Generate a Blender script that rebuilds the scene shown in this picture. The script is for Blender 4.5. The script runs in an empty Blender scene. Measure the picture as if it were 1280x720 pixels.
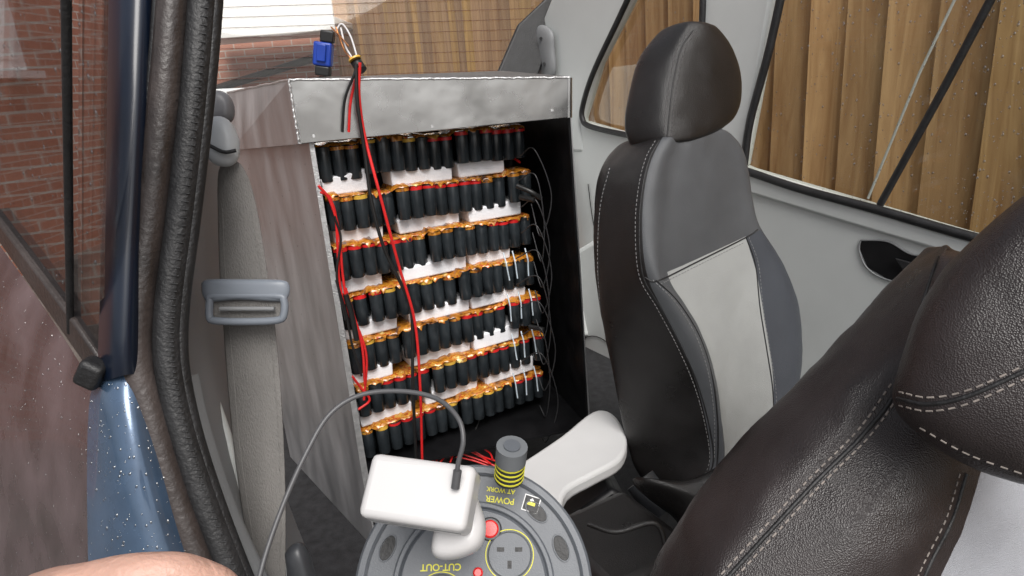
import bpy, bmesh, math, random
from mathutils import Vector, Matrix
from mathutils.bvhtree import BVHTree
random.seed(7)
sc=bpy.context.scene
# ------------------------------------------------------------------ camera / survey helpers
FP=830.0
C=Vector((0,0,1.25)); p=math.radians(17.5); r=math.radians(4.5)
F=Vector((0,math.cos(p),-math.sin(p))); R0=Vector((1,0,0)); U0=Vector((0,math.sin(p),math.cos(p)))
R=R0*math.cos(r)-U0*math.sin(r); U=R0*math.sin(r)+U0*math.cos(r)
cam=bpy.data.cameras.new("camera"); co=bpy.data.objects.new("camera",cam); sc.collection.objects.link(co)
M=Matrix((R,U,-F)).transposed().to_4x4(); M.translation=C; co.matrix_world=M
cam.sensor_width=36; cam.lens=FP/1280*36; cam.clip_start=0.02; cam.clip_end=2000
sc.camera=co
def ray(u,v): return R*((u-640)/FP)+U*((360-v)/FP)+F
def W(u,v,d): return C+ray(u,v)*d
def PL(u,v,P0,n):
    d=ray(u,v); return C+d*((P0-C).dot(n)/d.dot(n))
def yawdir(deg): a=math.radians(deg); return Vector((-math.sin(a),math.cos(a),0))
Z=Vector((0,0,1))
# ------------------------------------------------------------------ materials
def mat(name,col,rough=0.5,metal=0.0,var=0.15,nscale=8,bump=0.0,bscale=200,coat=0.0,col2=None,rvar=0.0,stretch=None,voro=False,spec=0.5,stops=None,bdist=.002):
    m=bpy.data.materials.new(name); m.use_nodes=True; nt=m.node_tree; b=nt.nodes["Principled BSDF"]
    b.inputs["Roughness"].default_value=rough; b.inputs["Metallic"].default_value=metal
    b.inputs["Coat Weight"].default_value=coat; b.inputs["Coat Roughness"].default_value=0.05
    b.inputs["Specular IOR Level"].default_value=spec
    tc=nt.nodes.new("ShaderNodeTexCoord"); mp=nt.nodes.new("ShaderNodeMapping")
    nt.links.new(tc.outputs["Object"],mp.inputs[0])
    if stretch: mp.inputs["Scale"].default_value=stretch
    n=nt.nodes.new("ShaderNodeTexNoise"); n.inputs["Scale"].default_value=nscale; n.inputs["Detail"].default_value=6
    nt.links.new(mp.outputs[0],n.inputs["Vector"])
    cr=nt.nodes.new("ShaderNodeValToRGB"); cr.color_ramp.elements[0].position=0.3; cr.color_ramp.elements[1].position=0.7
    a=[c*(1-var) for c in col]; d=[min(1,c*(1+var)) for c in (col2 or col)]
    cr.color_ramp.elements[0].color=(*a,1); cr.color_ramp.elements[1].color=(*d,1)
    if stops:
        for ps,cl in stops: e=cr.color_ramp.elements.new(ps); e.color=(*cl,1)
    nt.links.new(n.outputs["Fac"],cr.inputs[0]); nt.links.new(cr.outputs[0],b.inputs["Base Color"])
    if rvar:
        mr=nt.nodes.new("ShaderNodeMapRange"); mr.inputs[1].default_value=0.3; mr.inputs[2].default_value=0.7
        mr.inputs[3].default_value=max(0.02,rough-rvar); mr.inputs[4].default_value=min(1,rough+rvar)
        nt.links.new(n.outputs["Fac"],mr.inputs[0]); nt.links.new(mr.outputs[0],b.inputs["Roughness"])
    if bump:
        if voro:
            t=nt.nodes.new("ShaderNodeTexVoronoi"); t.inputs["Scale"].default_value=bscale; o=t.outputs["Distance"]
        else:
            t=nt.nodes.new("ShaderNodeTexNoise"); t.inputs["Scale"].default_value=bscale; t.inputs["Detail"].default_value=3; o=t.outputs["Fac"]
        nt.links.new(mp.outputs[0],t.inputs["Vector"])
        bp=nt.nodes.new("ShaderNodeBump"); bp.inputs["Strength"].default_value=bump; bp.inputs["Distance"].default_value=bdist
        nt.links.new(o,bp.inputs["Height"]); nt.links.new(bp.outputs[0],b.inputs["Normal"])
    return m
def glassmat(name,tint,gl=0.12):
    m=bpy.data.materials.new(name); m.use_nodes=True; nt=m.node_tree; nt.nodes.clear()
    o=nt.nodes.new("ShaderNodeOutputMaterial"); t=nt.nodes.new("ShaderNodeBsdfTransparent"); g=nt.nodes.new("ShaderNodeBsdfGlossy")
    t.inputs[0].default_value=(*tint,1); g.inputs["Roughness"].default_value=0.02; mx=nt.nodes.new("ShaderNodeMixShader")
    lw=nt.nodes.new("ShaderNodeLayerWeight"); lw.inputs[0].default_value=0.25
    mr=nt.nodes.new("ShaderNodeMapRange"); mr.inputs[3].default_value=gl*0.3; mr.inputs[4].default_value=min(1,gl*4)
    nt.links.new(lw.outputs["Fresnel"],mr.inputs[0]); nt.links.new(mr.outputs[0],mx.inputs[0])
    nt.links.new(t.outputs[0],mx.inputs[1]); nt.links.new(g.outputs[0],mx.inputs[2]); nt.links.new(mx.outputs[0],o.inputs[0])
    return m
def dropmat(name,k,tr):
    m=bpy.data.materials.new(name); m.use_nodes=True; nt=m.node_tree; nt.nodes.clear()
    o=nt.nodes.new("ShaderNodeOutputMaterial"); t=nt.nodes.new("ShaderNodeBsdfTransparent"); g=nt.nodes.new("ShaderNodeBsdfGlossy")
    t.inputs[0].default_value=(tr,tr,tr,1); g.inputs["Roughness"].default_value=0.03; mx=nt.nodes.new("ShaderNodeMixShader"); mx.inputs[0].default_value=k
    nt.links.new(t.outputs[0],mx.inputs[1]); nt.links.new(g.outputs[0],mx.inputs[2]); nt.links.new(mx.outputs[0],o.inputs[0]); return m
alu=mat("aluminium",(.50,.505,.51),0.42,0.72,0.24,5,0.4,7,rvar=0.12,stretch=(2.5,2.5,.7),bdist=.01)  # mottling in the base colour stands in for varied reflections
alu2=mat("aluminium_lid",(.54,.54,.535),0.27,1.0,0.16,7,0.55,6,rvar=0.1,bdist=.012)
weld=mat("weld_bead",(.6,.6,.6),0.4,0.8,0.2,60,0.8,300)
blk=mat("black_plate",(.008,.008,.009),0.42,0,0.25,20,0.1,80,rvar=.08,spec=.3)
leather=mat("black_leather",(.011,.010,.010),0.33,0,0.25,10,0.3,900,voro=True,rvar=.07,spec=.5)
brownl=mat("worn_dark_leather",(.021,.0155,.0155),0.34,0,0.4,9,0.35,700,voro=True,rvar=.1,spec=.5)
greyl=mat("grey_leather",(.070,.074,.080),0.42,0,0.08,10,0.3,900,voro=True)
bluel=mat("slate_leather",(.050,.056,.068),0.42,0,0.1,10,0.3,900,voro=True)
lightl=mat("light_grey_leather",(.33,.34,.335),0.5,0,0.08,8,0.4,900,voro=True)
stitch=mat("stitch_thread",(.24,.21,.19),0.8,0,0.25,60)
stitchd=mat("grey_thread",(.20,.20,.20),0.8,0,0.2,60)
plas=mat("light_grey_plastic",(.58,.60,.59),0.5,0,0.06,3,0.15,900)
plasw=mat("white_moulding",(.62,.62,.62),0.45,0,0.07,5)
plasd=mat("mid_grey_plastic",(.20,.205,.21),0.5,0,0.10,4,0.2,800)
rub=mat("rubber",(.012,.012,.013),0.5,0,0.4,30,0.5,260)
rubb=mat("weathered_rubber",(.038,.030,.028),0.42,0,0.5,16,0.5,180,rvar=.1)
bluep=mat("dark_blue_paint",(.004,.009,.022),0.3,0,0.3,6,coat=.2)
bluel_p=mat("wet_blue_paint",(.06,.10,.165),0.22,0.4,0.4,14,0.25,45,coat=.8,rvar=.14)
quart=mat("reflection_tinted_paint",(.040,.028,.036),0.3,0.0,0.45,9,0.25,50,coat=.30,col2=(.10,.075,.08),rvar=.12)  # blue body paint; reflected brick and gravel are mixed into the base colour
beltm=mat("belt_webbing",(.185,.177,.168),0.8,0,0.22,14,0.8,700,stretch=(1,1,.3))
beltp=mat("belt_plastic",(.17,.19,.22),0.38,0,0.08,6)
guidep=mat("belt_guide_plastic",(.42,.44,.46),0.4,0,0.06,6)
whitep=mat("white_plastic",(.60,.59,.59),0.28,0,0.03,5)
foam=mat("white_foam",(.88,.88,.91),0.7,0,0.06,30,0.4,300)
cellm=mat("cell_wrap",(.022,.027,.031),0.25,0,0.4,25)
kap=mat("kapton_tape",(.10,.03,.008),0.16,0.05,0.3,38,0.8,70,col2=(.85,.62,.25),coat=1,stops=[(.42,(.42,.15,.015)),(.50,(.62,.26,.03)),(.555,(.34,.10,.015)),(.57,(.55,.03,.01)),(.60,(.72,.40,.06)),(.65,(.50,.20,.03))])
redm=mat("red_insulation",(.62,.02,.02),0.3,0,0.2,30)
yel=mat("yellow_ring",(.70,.42,.06),0.35,0,0.2,30)
nick=mat("ribbon_tape",(.58,.66,.72),0.4,0,0.1,20)
blkw=mat("black_wire",(.012,.012,.012),0.4,0,0.2)
cabm=mat("grey_cable",(.08,.08,.085),0.4,0,0.15)
reelm=mat("reel_grey_plastic",(.105,.115,.13),0.42,0,0.12,9,0.2,700)
reeld=mat("reel_dark_plastic",(.03,.032,.036),0.4,0,0.2,9)
yelp=mat("yellow_print",(.70,.66,.05),0.5,0,0.05)
redp=mat("red_button",(.7,.02,.02),0.25,0,0.05)
whitet=mat("white_print",(.75,.75,.75),0.5,0,0.02)
bluec=mat("blue_connector",(.01,.05,.36),0.35,0,0.2)
cop=mat("copper",(.7,.3,.12),0.3,0.9,0.1)
carpet=mat("carpet",(.022,.022,.024),0.9,0,0.4,40,0.6,400)
gls=glassmat("side_glass",(.95,.96,.94),0.05)
glsl=glassmat("quarter_glass",(.90,.90,.91),0.20)
glsr=glassmat("rear_glass",(.92,.92,.90),0.05)
dropm=dropmat("water_drops",.24,.68); dropj=dropmat("paint_drops",.16,.72)
# ------------------------------------------------------------------ object helpers
def empty(name):
    e=bpy.data.objects.new(name,None); sc.collection.objects.link(e); return e
def mk(name,verts,faces,mats,parent,smooth=False,fm=None,sub=0,bevel=0):
    me=bpy.data.meshes.new(name); me.from_pydata([tuple(v) for v in verts],[],faces)
    if not isinstance(mats,(list,tuple)): mats=[mats]
    for m in mats: me.materials.append(m)
    if fm:
        for i,k in enumerate(fm): me.polygons[i].material_index=k
    bm=bmesh.new(); bm.from_mesh(me); bmesh.ops.recalc_face_normals(bm,faces=bm.faces); bm.to_mesh(me); bm.free()
    if smooth:
        for q in me.polygons: q.use_smooth=True
    o=bpy.data.objects.new(name,me); sc.collection.objects.link(o)
    if parent: o.parent=parent
    if bevel:
        b=o.modifiers.new("bev","BEVEL"); b.width=bevel; b.segments=3; b.limit_method='ANGLE'
        for q in me.polygons: q.use_smooth=True
        try: me.set_sharp_from_angle(angle=math.radians(40))
        except Exception: pass
    if sub:
        s=o.modifiers.new("sub","SUBSURF"); s.levels=sub; s.render_levels=sub
    return o
def slab(name,pts,off,m,parent,bevel=0):
    n=len(pts); off=Vector(off)
    v=[Vector(q) for q in pts]+[Vector(q)+off for q in pts]
    f=[list(range(n)),list(range(2*n-1,n-1,-1))]+[[i,(i+1)%n,n+(i+1)%n,n+i] for i in range(n)]
    return mk(name,v,f,m,parent,bevel=bevel)
def catmull(pts,k=8):
    P=[Vector(q) for q in pts]
    if len(P)<3: return P
    P=[P[0]*2-P[1]]+P+[P[-1]*2-P[-2]]; out=[]
    for i in range(1,len(P)-2):
        for j in range(k):
            t=j/k; a,b,c,d=P[i-1],P[i],P[i+1],P[i+2]
            out.append(0.5*((2*b)+(c-a)*t+(2*a-5*b+4*c-d)*t*t+(-a+3*b-3*c+d)*t**3))
    out.append(P[-2]); return out
def tubes(name,lines,rad,m,parent,smooth=True,k=8,res=4):
    cu=bpy.data.curves.new(name,'CURVE'); cu.dimensions='3D'; cu.bevel_depth=rad; cu.bevel_resolution=res; cu.use_fill_caps=True
    for L in lines:
        P=catmull(L,k) if smooth else [Vector(q) for q in L]
        s=cu.splines.new('POLY'); s.points.add(len(P)-1)
        for i,q in enumerate(P): s.points[i].co=(*q,1)
        s.use_smooth=True
    cu.materials.append(m); o=bpy.data.objects.new(name,cu); sc.collection.objects.link(o)
    if parent: o.parent=parent
    return o
def loft(name,rows,mats,parent,fm=None,sub=2,closed=True,caps=True):
    nr=len(rows); nc=len(rows[0]); v=[q for row in rows for q in row]; f=[]; k=[]
    for i in range(nr-1):
        for j in range(nc if closed else nc-1):
            j2=(j+1)%nc; f.append([i*nc+j,i*nc+j2,(i+1)*nc+j2,(i+1)*nc+j]); k.append(fm(i,j) if fm else 0)
    if caps and closed:
        f.append(list(range(nc))); k.append(0); f.append(list(range((nr-1)*nc,nr*nc))); k.append(0)
    return mk(name,v,f,mats,parent,smooth=True,fm=k,sub=sub)
def pillow(name,poly,n,T,m,parent,Tb=None,rings=7,pw=1.0):
    c=sum(poly,Vector())/len(poly); P=catmull(poly+[poly[0]],5)[:-1]; K=len(P); Tb=Tb or T
    v=[];f=[]
    th=[-90+180*(i+1)/(rings*2) for i in range(rings*2-1)]
    for t in th:
        a=math.radians(t); s=math.cos(a)**pw; h=math.sin(a)*(T if t>0 else Tb)
        for q in P: v.append(c+(q-c)*s+n*h)
    nr=len(th)
    for i in range(nr-1):
        for j in range(K): f.append([i*K+j,i*K+(j+1)%K,(i+1)*K+(j+1)%K,(i+1)*K+j])
    v.append(c-n*Tb); v.append(c+n*T)
    for j in range(K):
        f.append([len(v)-2,(j+1)%K,j]); b=(nr-1)*K; f.append([len(v)-1,b+j,b+(j+1)%K])
    return mk(name,v,f,m,parent,smooth=True)
def bvh(o):
    bpy.context.view_layer.update(); return BVHTree.FromObject(o,bpy.context.evaluated_depsgraph_get())
def onsurf(T,pts,lift=0.0006):
    out=[]
    for u,v in pts:
        d=ray(u,v).normalized(); h=T.ray_cast(C,d)
        if h[0] is not None: out.append(h[0]-d*lift)
    return out
def densify(pts,step=4):
    P=catmull([Vector((a,b,0)) for a,b in pts],12); return [(q.x,q.y) for q in P]
def stitches(name,T,paths,parent,dash=.006,gap=.0035,rad=.0009,m=None,lift=.0004):
    lines=[]
    for pt in paths:
        P=onsurf(T,densify(pt),lift); 
        if len(P)<2: continue
        acc=[0]
        for i in range(1,len(P)): acc.append(acc[-1]+(P[i]-P[i-1]).length)
        def at(s):
            for i in range(1,len(P)):
                if acc[i]>=s:
                    t=(s-acc[i-1])/max(1e-9,acc[i]-acc[i-1]); return P[i-1].lerp(P[i],t)
            return P[-1]
        s=0
        while s+dash<acc[-1]:
            a=at(s); b=at(s+dash*random.uniform(.85,1.05))
            if (a-b).length<dash*2: lines.append([a,b])
            s+=dash+gap*random.uniform(.8,1.25)
    return tubes(name,lines,rad,m or stitch,parent,smooth=False,res=2)
def seam(name,T,paths,parent,rad=.002,m=None):
    L=[]
    for q in paths:
        P=onsurf(T,densify(q),-.0003)
        seg=[P[0]] if P else []
        for i in range(1,len(P)):
            if (P[i]-P[i-1]).length>.04: break
            seg.append(P[i])
        if len(seg)>1: L.append(seg)
    return tubes(name,L,rad,m or rub,parent,smooth=False)
def box(name,a,bb,m,parent,bevel=0,mtx=None):
    x0,y0,z0=a;x1,y1,z1=bb
    v=[Vector(q) for q in ((x0,y0,z0),(x1,y0,z0),(x1,y1,z0),(x0,y1,z0),(x0,y0,z1),(x1,y0,z1),(x1,y1,z1),(x0,y1,z1))]
    if mtx: v=[mtx@q for q in v]
    return mk(name,v,[[0,3,2,1],[4,5,6,7],[0,1,5,4],[1,2,6,5],[2,3,7,6],[3,0,4,7]],m,parent,bevel=bevel)
# ================================================================== SETTING
mk("ground",[(-400,-400,0),(400,-400,0),(400,400,0),(-400,400,0)],[[0,1,2,3]],mat("wet_paving",(.12,.11,.10),0.45,0,0.4,3,0.4,20,rvar=.2),None)
fy=25; fa=yawdir(fy); fn=Vector((math.cos(math.radians(fy)),math.sin(math.radians(fy)),0))
f0=W(1000,100,2.2); f0=Vector((f0.x,f0.y,0))
fm_=bpy.data.materials.new("fence_timber"); fm_.use_nodes=True; nt=fm_.node_tree; b=nt.nodes["Principled BSDF"]; b.inputs["Roughness"].default_value=.7
at=nt.nodes.new("ShaderNodeAttribute"); at.attribute_name="rnd"; tc=nt.nodes.new("ShaderNodeTexCoord"); mp=nt.nodes.new("ShaderNodeMapping"); mp.inputs["Scale"].default_value=(9,9,.7)
ad=nt.nodes.new("ShaderNodeVectorMath"); ad.operation='ADD'; sc2=nt.nodes.new("ShaderNodeVectorMath"); sc2.operation='SCALE'; sc2.inputs["Scale"].default_value=30
nt.links.new(tc.outputs["Object"],mp.inputs[0]); nt.links.new(at.outputs["Color"],sc2.inputs[0]); nt.links.new(mp.outputs[0],ad.inputs[0]); nt.links.new(sc2.outputs[0],ad.inputs[1])
nz=nt.nodes.new("ShaderNodeTexNoise"); nz.inputs["Scale"].default_value=2.6; nz.inputs["Detail"].default_value=8; nz.inputs["Roughness"].default_value=.6; nz.inputs["Distortion"].default_value=1.0; nt.links.new(ad.outputs[0],nz.inputs["Vector"])
cr=nt.nodes.new("ShaderNodeValToRGB"); cr.color_ramp.elements[0].position=.25; cr.color_ramp.elements[1].position=.75
cr.color_ramp.elements[0].color=(.32,.155,.055,1); cr.color_ramp.elements[1].color=(.74,.48,.24,1); nt.links.new(nz.outputs["Fac"],cr.inputs[0])
mx=nt.nodes.new("ShaderNodeMix"); mx.data_type='RGBA'; mx.blend_type='MULTIPLY'; mx.inputs[0].default_value=1
sp=nt.nodes.new("ShaderNodeSeparateColor"); nt.links.new(at.outputs["Color"],sp.inputs[0])
mr=nt.nodes.new("ShaderNodeMapRange"); mr.inputs[3].default_value=.65; mr.inputs[4].default_value=1.1; nt.links.new(sp.outputs[0],mr.inputs[0])
mr2=nt.nodes.new("ShaderNodeMapRange"); mr2.inputs[3].default_value=.55; mr2.inputs[4].default_value=1.1; nt.links.new(sp.outputs[1],mr2.inputs[0])
mm_=nt.nodes.new("ShaderNodeMath"); mm_.operation='MINIMUM'; nt.links.new(mr.outputs[0],mm_.inputs[0]); nt.links.new(mr2.outputs[0],mm_.inputs[1])
cc=nt.nodes.new("ShaderNodeCombineColor"); nt.links.new(mr.outputs[0],cc.inputs[0]); nt.links.new(mr.outputs[0],cc.inputs[1]); nt.links.new(mm_.outputs[0],cc.inputs[2])
nt.links.new(cr.outputs[0],mx.inputs[6]); nt.links.new(cc.outputs[0],mx.inputs[7])
vk=nt.nodes.new("ShaderNodeTexVoronoi"); vk.inputs["Scale"].default_value=.55; nt.links.new(ad.outputs[0],vk.inputs["Vector"])
kr=nt.nodes.new("ShaderNodeMapRange"); kr.inputs[1].default_value=.03; kr.inputs[2].default_value=.12; kr.inputs[3].default_value=.35; kr.inputs[4].default_value=1; nt.links.new(vk.outputs["Distance"],kr.inputs[0])
mk2=nt.nodes.new("ShaderNodeVectorMath"); mk2.operation='SCALE'; nt.links.new(mx.outputs[2],mk2.inputs[0]); nt.links.new(kr.outputs[0],mk2.inputs["Scale"]); nt.links.new(mk2.outputs[0],b.inputs["Base Color"])
bp=nt.nodes.new("ShaderNodeBump"); bp.inputs["Strength"].default_value=.5; bp.inputs["Distance"].default_value=.004; nt.links.new(nz.outputs["Fac"],bp.inputs["Height"]); nt.links.new(bp.outputs[0],b.inputs["Normal"])
V=[];Fc=[];rn=[]
s=-4.0
while s<14:
    w=random.uniform(.12,.155); x0=s; x1=s+w+.02; base=len(V); h=2.45+random.uniform(-.01,.01); rr=(random.random(),random.random(),random.random()); sk=random.uniform(-.006,.006)
    for zz in (0,h):
        for (a_,o_) in ((x0,.0),(x1,-.030),(x1,-.030+.014),(x0,.02)):
            V.append(f0+fa*(a_+sk*zz)+fn*o_+Z*zz)
    for q in ([0,1,2,3],[4,5,6,7],[0,1,5,4],[1,2,6,5],[2,3,7,6],[3,0,4,7]): Fc.append([base+i for i in q]); rn.append(rr)
    s+=w
fe=mk("wooden_fence",V,Fc,fm_,None)
ca=fe.data.color_attributes.new("rnd",'FLOAT_COLOR','CORNER')
for i,pl in enumerate(fe.data.polygons):
    for li in pl.loop_indices: ca.data[li].color=(*rn[i],1)
brm=bpy.data.materials.new("red_brick"); brm.use_nodes=True; nt=brm.node_tree; b=nt.nodes["Principled BSDF"]; b.inputs["Roughness"].default_value=.85
tc=nt.nodes.new("ShaderNodeTexCoord"); sx=nt.nodes.new("ShaderNodeSeparateXYZ"); cx=nt.nodes.new("ShaderNodeCombineXYZ"); add=nt.nodes.new("ShaderNodeMath")
nt.links.new(tc.outputs["Object"],sx.inputs[0]); nt.links.new(sx.outputs[0],add.inputs[0]); nt.links.new(sx.outputs[1],add.inputs[1]); nt.links.new(add.outputs[0],cx.inputs[0]); nt.links.new(sx.outputs[2],cx.inputs[1])
bt=nt.nodes.new("ShaderNodeTexBrick"); bt.inputs["Scale"].default_value=1; bt.inputs["Brick Width"].default_value=.225; bt.inputs["Row Height"].default_value=.075; bt.inputs["Mortar Size"].default_value=.007
bt.inputs["Color1"].default_value=(.58,.27,.19,1); bt.inputs["Color2"].default_value=(.44,.18,.12,1); bt.inputs["Mortar"].default_value=(.58,.53,.48,1)
nt.links.new(cx.outputs[0],bt.inputs[0])
nz=nt.nodes.new("ShaderNodeTexNoise"); nz.inputs["Scale"].default_value=6; mx=nt.nodes.new("ShaderNodeMix"); mx.data_type='RGBA'; mx.blend_type='MULTIPLY'; mx.inputs[0].default_value=.25
nt.links.new(bt.outputs[0],mx.inputs[6]); nt.links.new(nz.outputs["Fac"],mx.inputs[7]); nt.links.new(mx.outputs[2],b.inputs["Base Color"])
house=empty("brick_house")
upvc=mat("white_upvc",(.82,.83,.84),.3,0,.03)
dkg=mat("window_glass_dark",(.03,.035,.04),.05,0,.2)
tile=mat("roof_tile",(.12,.07,.06),.8,0,.3,10,.4,30)
box("wall_rear",(-9,8.3,0),(-1.0,8.6,5.2),brm,house)
box("wall_side",(-4.3,1.0,0),(-4.0,8.29,5.2),brm,house)
box("added_window_frame",(-4.0+.002,4.1,1.62),(-3.94,6.0,2.9),upvc,house)
box("window_blind",(-3.938,4.2,1.70),(-3.93,5.05,2.8),upvc,house); box("reflection_pane_b",(-3.938,5.1,1.70),(-3.93,5.92,2.8),upvc,house)  # added window; white panes stand in for a bright reflection in the glass
box("added_window_sill",(-3.99,4.0,1.55),(-3.86,6.1,1.61),upvc,house)
box("door_frame",(-6.6,8.24,0),(-5.5,8.298,2.1),upvc,house); box("door_leaf",(-6.5,8.20,0.02),(-5.6,8.238,2.0),dkg,house)
box("canopy_roof",(-3.1,6.7,1.86),(-1.45,8.2,1.92),upvc,house,bevel=.01)
box("canopy_fascia",(-3.1,6.66,1.80),(-1.45,6.69,2.25),upvc,house,bevel=.01)
slab("roof",[(-9.3,8.0,5.2),(-.7,8.0,5.2),(-.7,10.5,7),(-9.3,10.5,7)],(0,0,.15),tile,house)
tubes("drain_pipe",[[(-3.4,8.1,1.35),(-2.0,8.1,1.65)],[(-2.0,8.15,0),(-2.0,8.15,1.66)]],.045,rub,house,smooth=False)
binn=empty("wheelie_bin"); bm_=mat("bin_plastic",(.03,.05,.10),.45,0,.15)
box("bin_body",(-3.7,7.3,.08),(-3.1,8.0,1.28),bm_,binn,.03); box("bin_lid",(-3.74,7.25,1.285),(-3.06,8.04,1.34),bm_,binn,.02); box("bin_wheels",(-3.66,7.9,0),(-3.14,8.08,.16),rub,binn,.03)
# ================================================================== CAR
car=empty("parked_car")
dN=yawdir(50); nN=Vector((-dN.y,dN.x,0)); nN=nN if nN.dot(C-W(150,460,.62))>0 else -nN
PN=W(150,460,.62)
def N(u,v,off=0): return PL(u,v,PN+nN*off,nN)
slab("quarter_window_glass",[N(-15,-60),N(78,-60),N(84,402),N(-15,270)],-nN*.004,glsl,car)
slab("quarter_window_glass_b",[N(90,-60,.001),N(128,-60,.001),N(124,440,.001),N(92,412,.001)],-nN*.004,glsl,car)
tubes("window_division",[[N(82,-60,.004),N(85,200,.004),N(88,415,.004)]],.0035,rub,car)
slab("window_waist_trim",[N(-15,262,.006),N(90,402,.006),N(126,455,.006),N(122,480,.006),N(60,391,.006),N(-15,284,.006)],-nN*.02,rubb,car,bevel=.003)
rows=[[W(-20,278,1.02),W(50,376,.82),W(118,480,.65)],[W(-20,300,.98),W(50,400,.80),W(118,500,.64)],[W(-20,420,.92),W(50,480,.76),W(114,560,.63)],[W(-20,560,.90),W(50,600,.75),W(112,650,.63)],[W(-20,800,.90),W(50,800,.76),W(112,800,.63)]]
qp=loft("quarter_panel",rows,quart,car,sub=3,closed=False)
rows=[[W(128,-60,.63),W(150,-60,.60),W(188,-60,.60),W(205,-60,.64)],[W(131,120,.62),W(146,120,.59),W(182,120,.59),W(198,120,.63)],[W(128,300,.615),W(142,300,.585),W(170,300,.585),W(186,300,.62)],[W(122,440,.61),W(138,440,.58),W(162,440,.58),W(180,440,.61)],[W(122,478,.61),W(140,474,.59),W(162,466,.59),W(182,470,.61)]]
loft("door_pillar",rows,bluep,car,sub=2,closed=False)
rows=[[W(118,472,.615),W(140,468,.60),W(166,462,.60),W(190,462,.63)],[W(110,500,.61),W(138,500,.585),W(172,500,.59),W(205,500,.63)],[W(108,600,.61),W(145,600,.575),W(190,590,.58),W(232,580,.63)],[W(110,690,.61),W(155,690,.575),W(215,690,.58),W(262,680,.63)],[W(112,800,.61),W(170,800,.575),W(250,800,.58),W(310,790,.63)]]
jamb=loft("door_jamb",rows,bluel_p,car,sub=3,closed=False)
box("waist_cap",(-.011,-.010,-.013),(.011,.010,.013),rub,car,bevel=.005,mtx=Matrix.Translation(W(115,466,.60))@Matrix.Rotation(.6,4,'Y'))
sealp=[(258,-60),(249,60),(239,160),(226,270),(212,380),(211,450),(226,530),(254,620),(292,720),(322,790)]
tubes("door_seal",[[W(u,v,.62) for u,v in sealp]],.0145,rub,car)
tubes("door_seal_lip",[[W(u+15,v+2,.622) for u,v in sealp]],.0075,rub,car)
so_=lambda v: (6 if v>500 else 0)
tubes("inner_weatherstrip",[[W(u-38+so_(v),v+8,.61) for u,v in sealp]],.0140,rubb,car)
tubes("jamb_flange",[[W(u-20,v+4,.63) for u,v in sealp]],.010,rubb,car)
tubes("weatherstrip_edge",[[W(u-57+so_(v),v+10,.607) for u,v in sealp]],.0045,rub,car)
lines=[]
P=catmull([W(u-2,v+2,.6065) for u,v in sealp],22)
for i in range(0,len(P)-1,2):
    lines.append([P[i]+R*.006+F*.002,P[i]+F*.0008,P[i]-R*.006+F*.002])
tubes("seal_ribs",lines,.0006,rub,car,smooth=False,res=1)
tr=[[W(232,150,.70),W(262,170,.80),W(300,190,.98)],[W(222,330,.70),W(262,330,.80),W(300,330,.98)],[W(222,450,.70),W(262,455,.80),W(320,470,.98)],[W(250,600,.70),W(300,610,.80),W(350,620,.98)],[W(300,760,.70),W(350,760,.80),W(420,760,.98)]]
loft("pillar_inner_trim",tr,plasd,car,sub=2,closed=False)
tubes("sill_trim",[[W(236,470,.68),W(252,540,.68),W(285,640,.68),W(330,740,.68)]],.010,plasd,car)
tubes("sill_trim_b",[[W(262,490,.80),W(290,570,.80),W(318,650,.80),W(380,740,.80)]],.008,plas,car)
# far side
dF=yawdir(30); nF=Vector((-dF.y,dF.x,0)); PF=W(935,215,1.9); nF=nF if nF.dot(C-PF)>0 else -nF
def FS(u,v,off=0): return PL(u,v,PF+nF*off,nF)
slab("far_door_trim",[FS(u,v) for u,v in ((700,150),(725,152),(780,168),(860,180),(933,212),(1060,250),(1200,292),(1420,352),(1420,800),(690,800))],-nF*.05,plas,car,bevel=.01)
slab("door_top_roll",[FS(u,v,.012) for u,v in ((930,216),(1060,256),(1200,298),(1420,358),(1420,385),(1200,322),(1060,280),(930,240))],-nF*.02,plas,car,bevel=.008)
slab("centre_pillar_trim",[FS(u,v,.006) for u,v in ((878,-60),(975,-60),(925,212),(880,190),(858,170),(868,60))],-nF*.05,plas,car,bevel=.012)
slab("rear_pillar_trim",[FS(u,v,.006) for u,v in ((712,-60),(815,-60),(745,80),(724,150),(728,190),(706,190),(690,100),(668,60),(680,20))],-nF*.05,plas,car,bevel=.012)
pillow("rear_pillar_bracket",[FS(u,v,.03) for u,v in ((668,37),(678,31),(690,40),(692,60),(692,96),(668,96),(660,62))],nF,.02,plasd,car,pw=.6)
tubes("bracket_screws",[[FS(676,48,.05),FS(676,48,.055)],[FS(680,80,.05),FS(680,80,.055)]],.006,rub,car,smooth=False)
slab("rear_wheel_arch_trim",[FS(u,v,.08) for u,v in ((690,330),(740,300),(800,330),(830,420),(830,800),(690,800))],-nF*.07,plas,car,bevel=.02)
tubes("arch_panel_gap",[[FS(700,440,.084),FS(740,420,.084),FS(775,440,.084)],[FS(735,230,.004),FS(742,280,.004),FS(752,310,.004)]],.0018,rub,car)
slab("far_front_glass",[FS(u,v,-.02) for u,v in ((960,-80),(1420,-80),(1420,360),(1200,300),(925,222))],-nF*.004,gls,car)
slab("far_rear_glass",[FS(u,v,-.02) for u,v in ((800,-80),(885,-80),(880,175),(720,155))],-nF*.004,gls,car)
tubes("front_window_seal",[[FS(u,v,.012) for u,v in ((988,-60),(962,60),(938,150),(930,206))],[FS(u,v,.012) for u,v in ((928,212),(1000,236),(1100,263),(1200,292),(1420,352))]],.011,rub,car)
tubes("rear_window_seal",[[FS(u,v,.01) for u,v in ((812,-60),(775,20),(742,90),(729,130),(728,148),(738,158),(790,170),(840,178))],[FS(u,v,.01) for u,v in ((880,-60),(877,40),(868,120))]],.010,rub,car)
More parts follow.
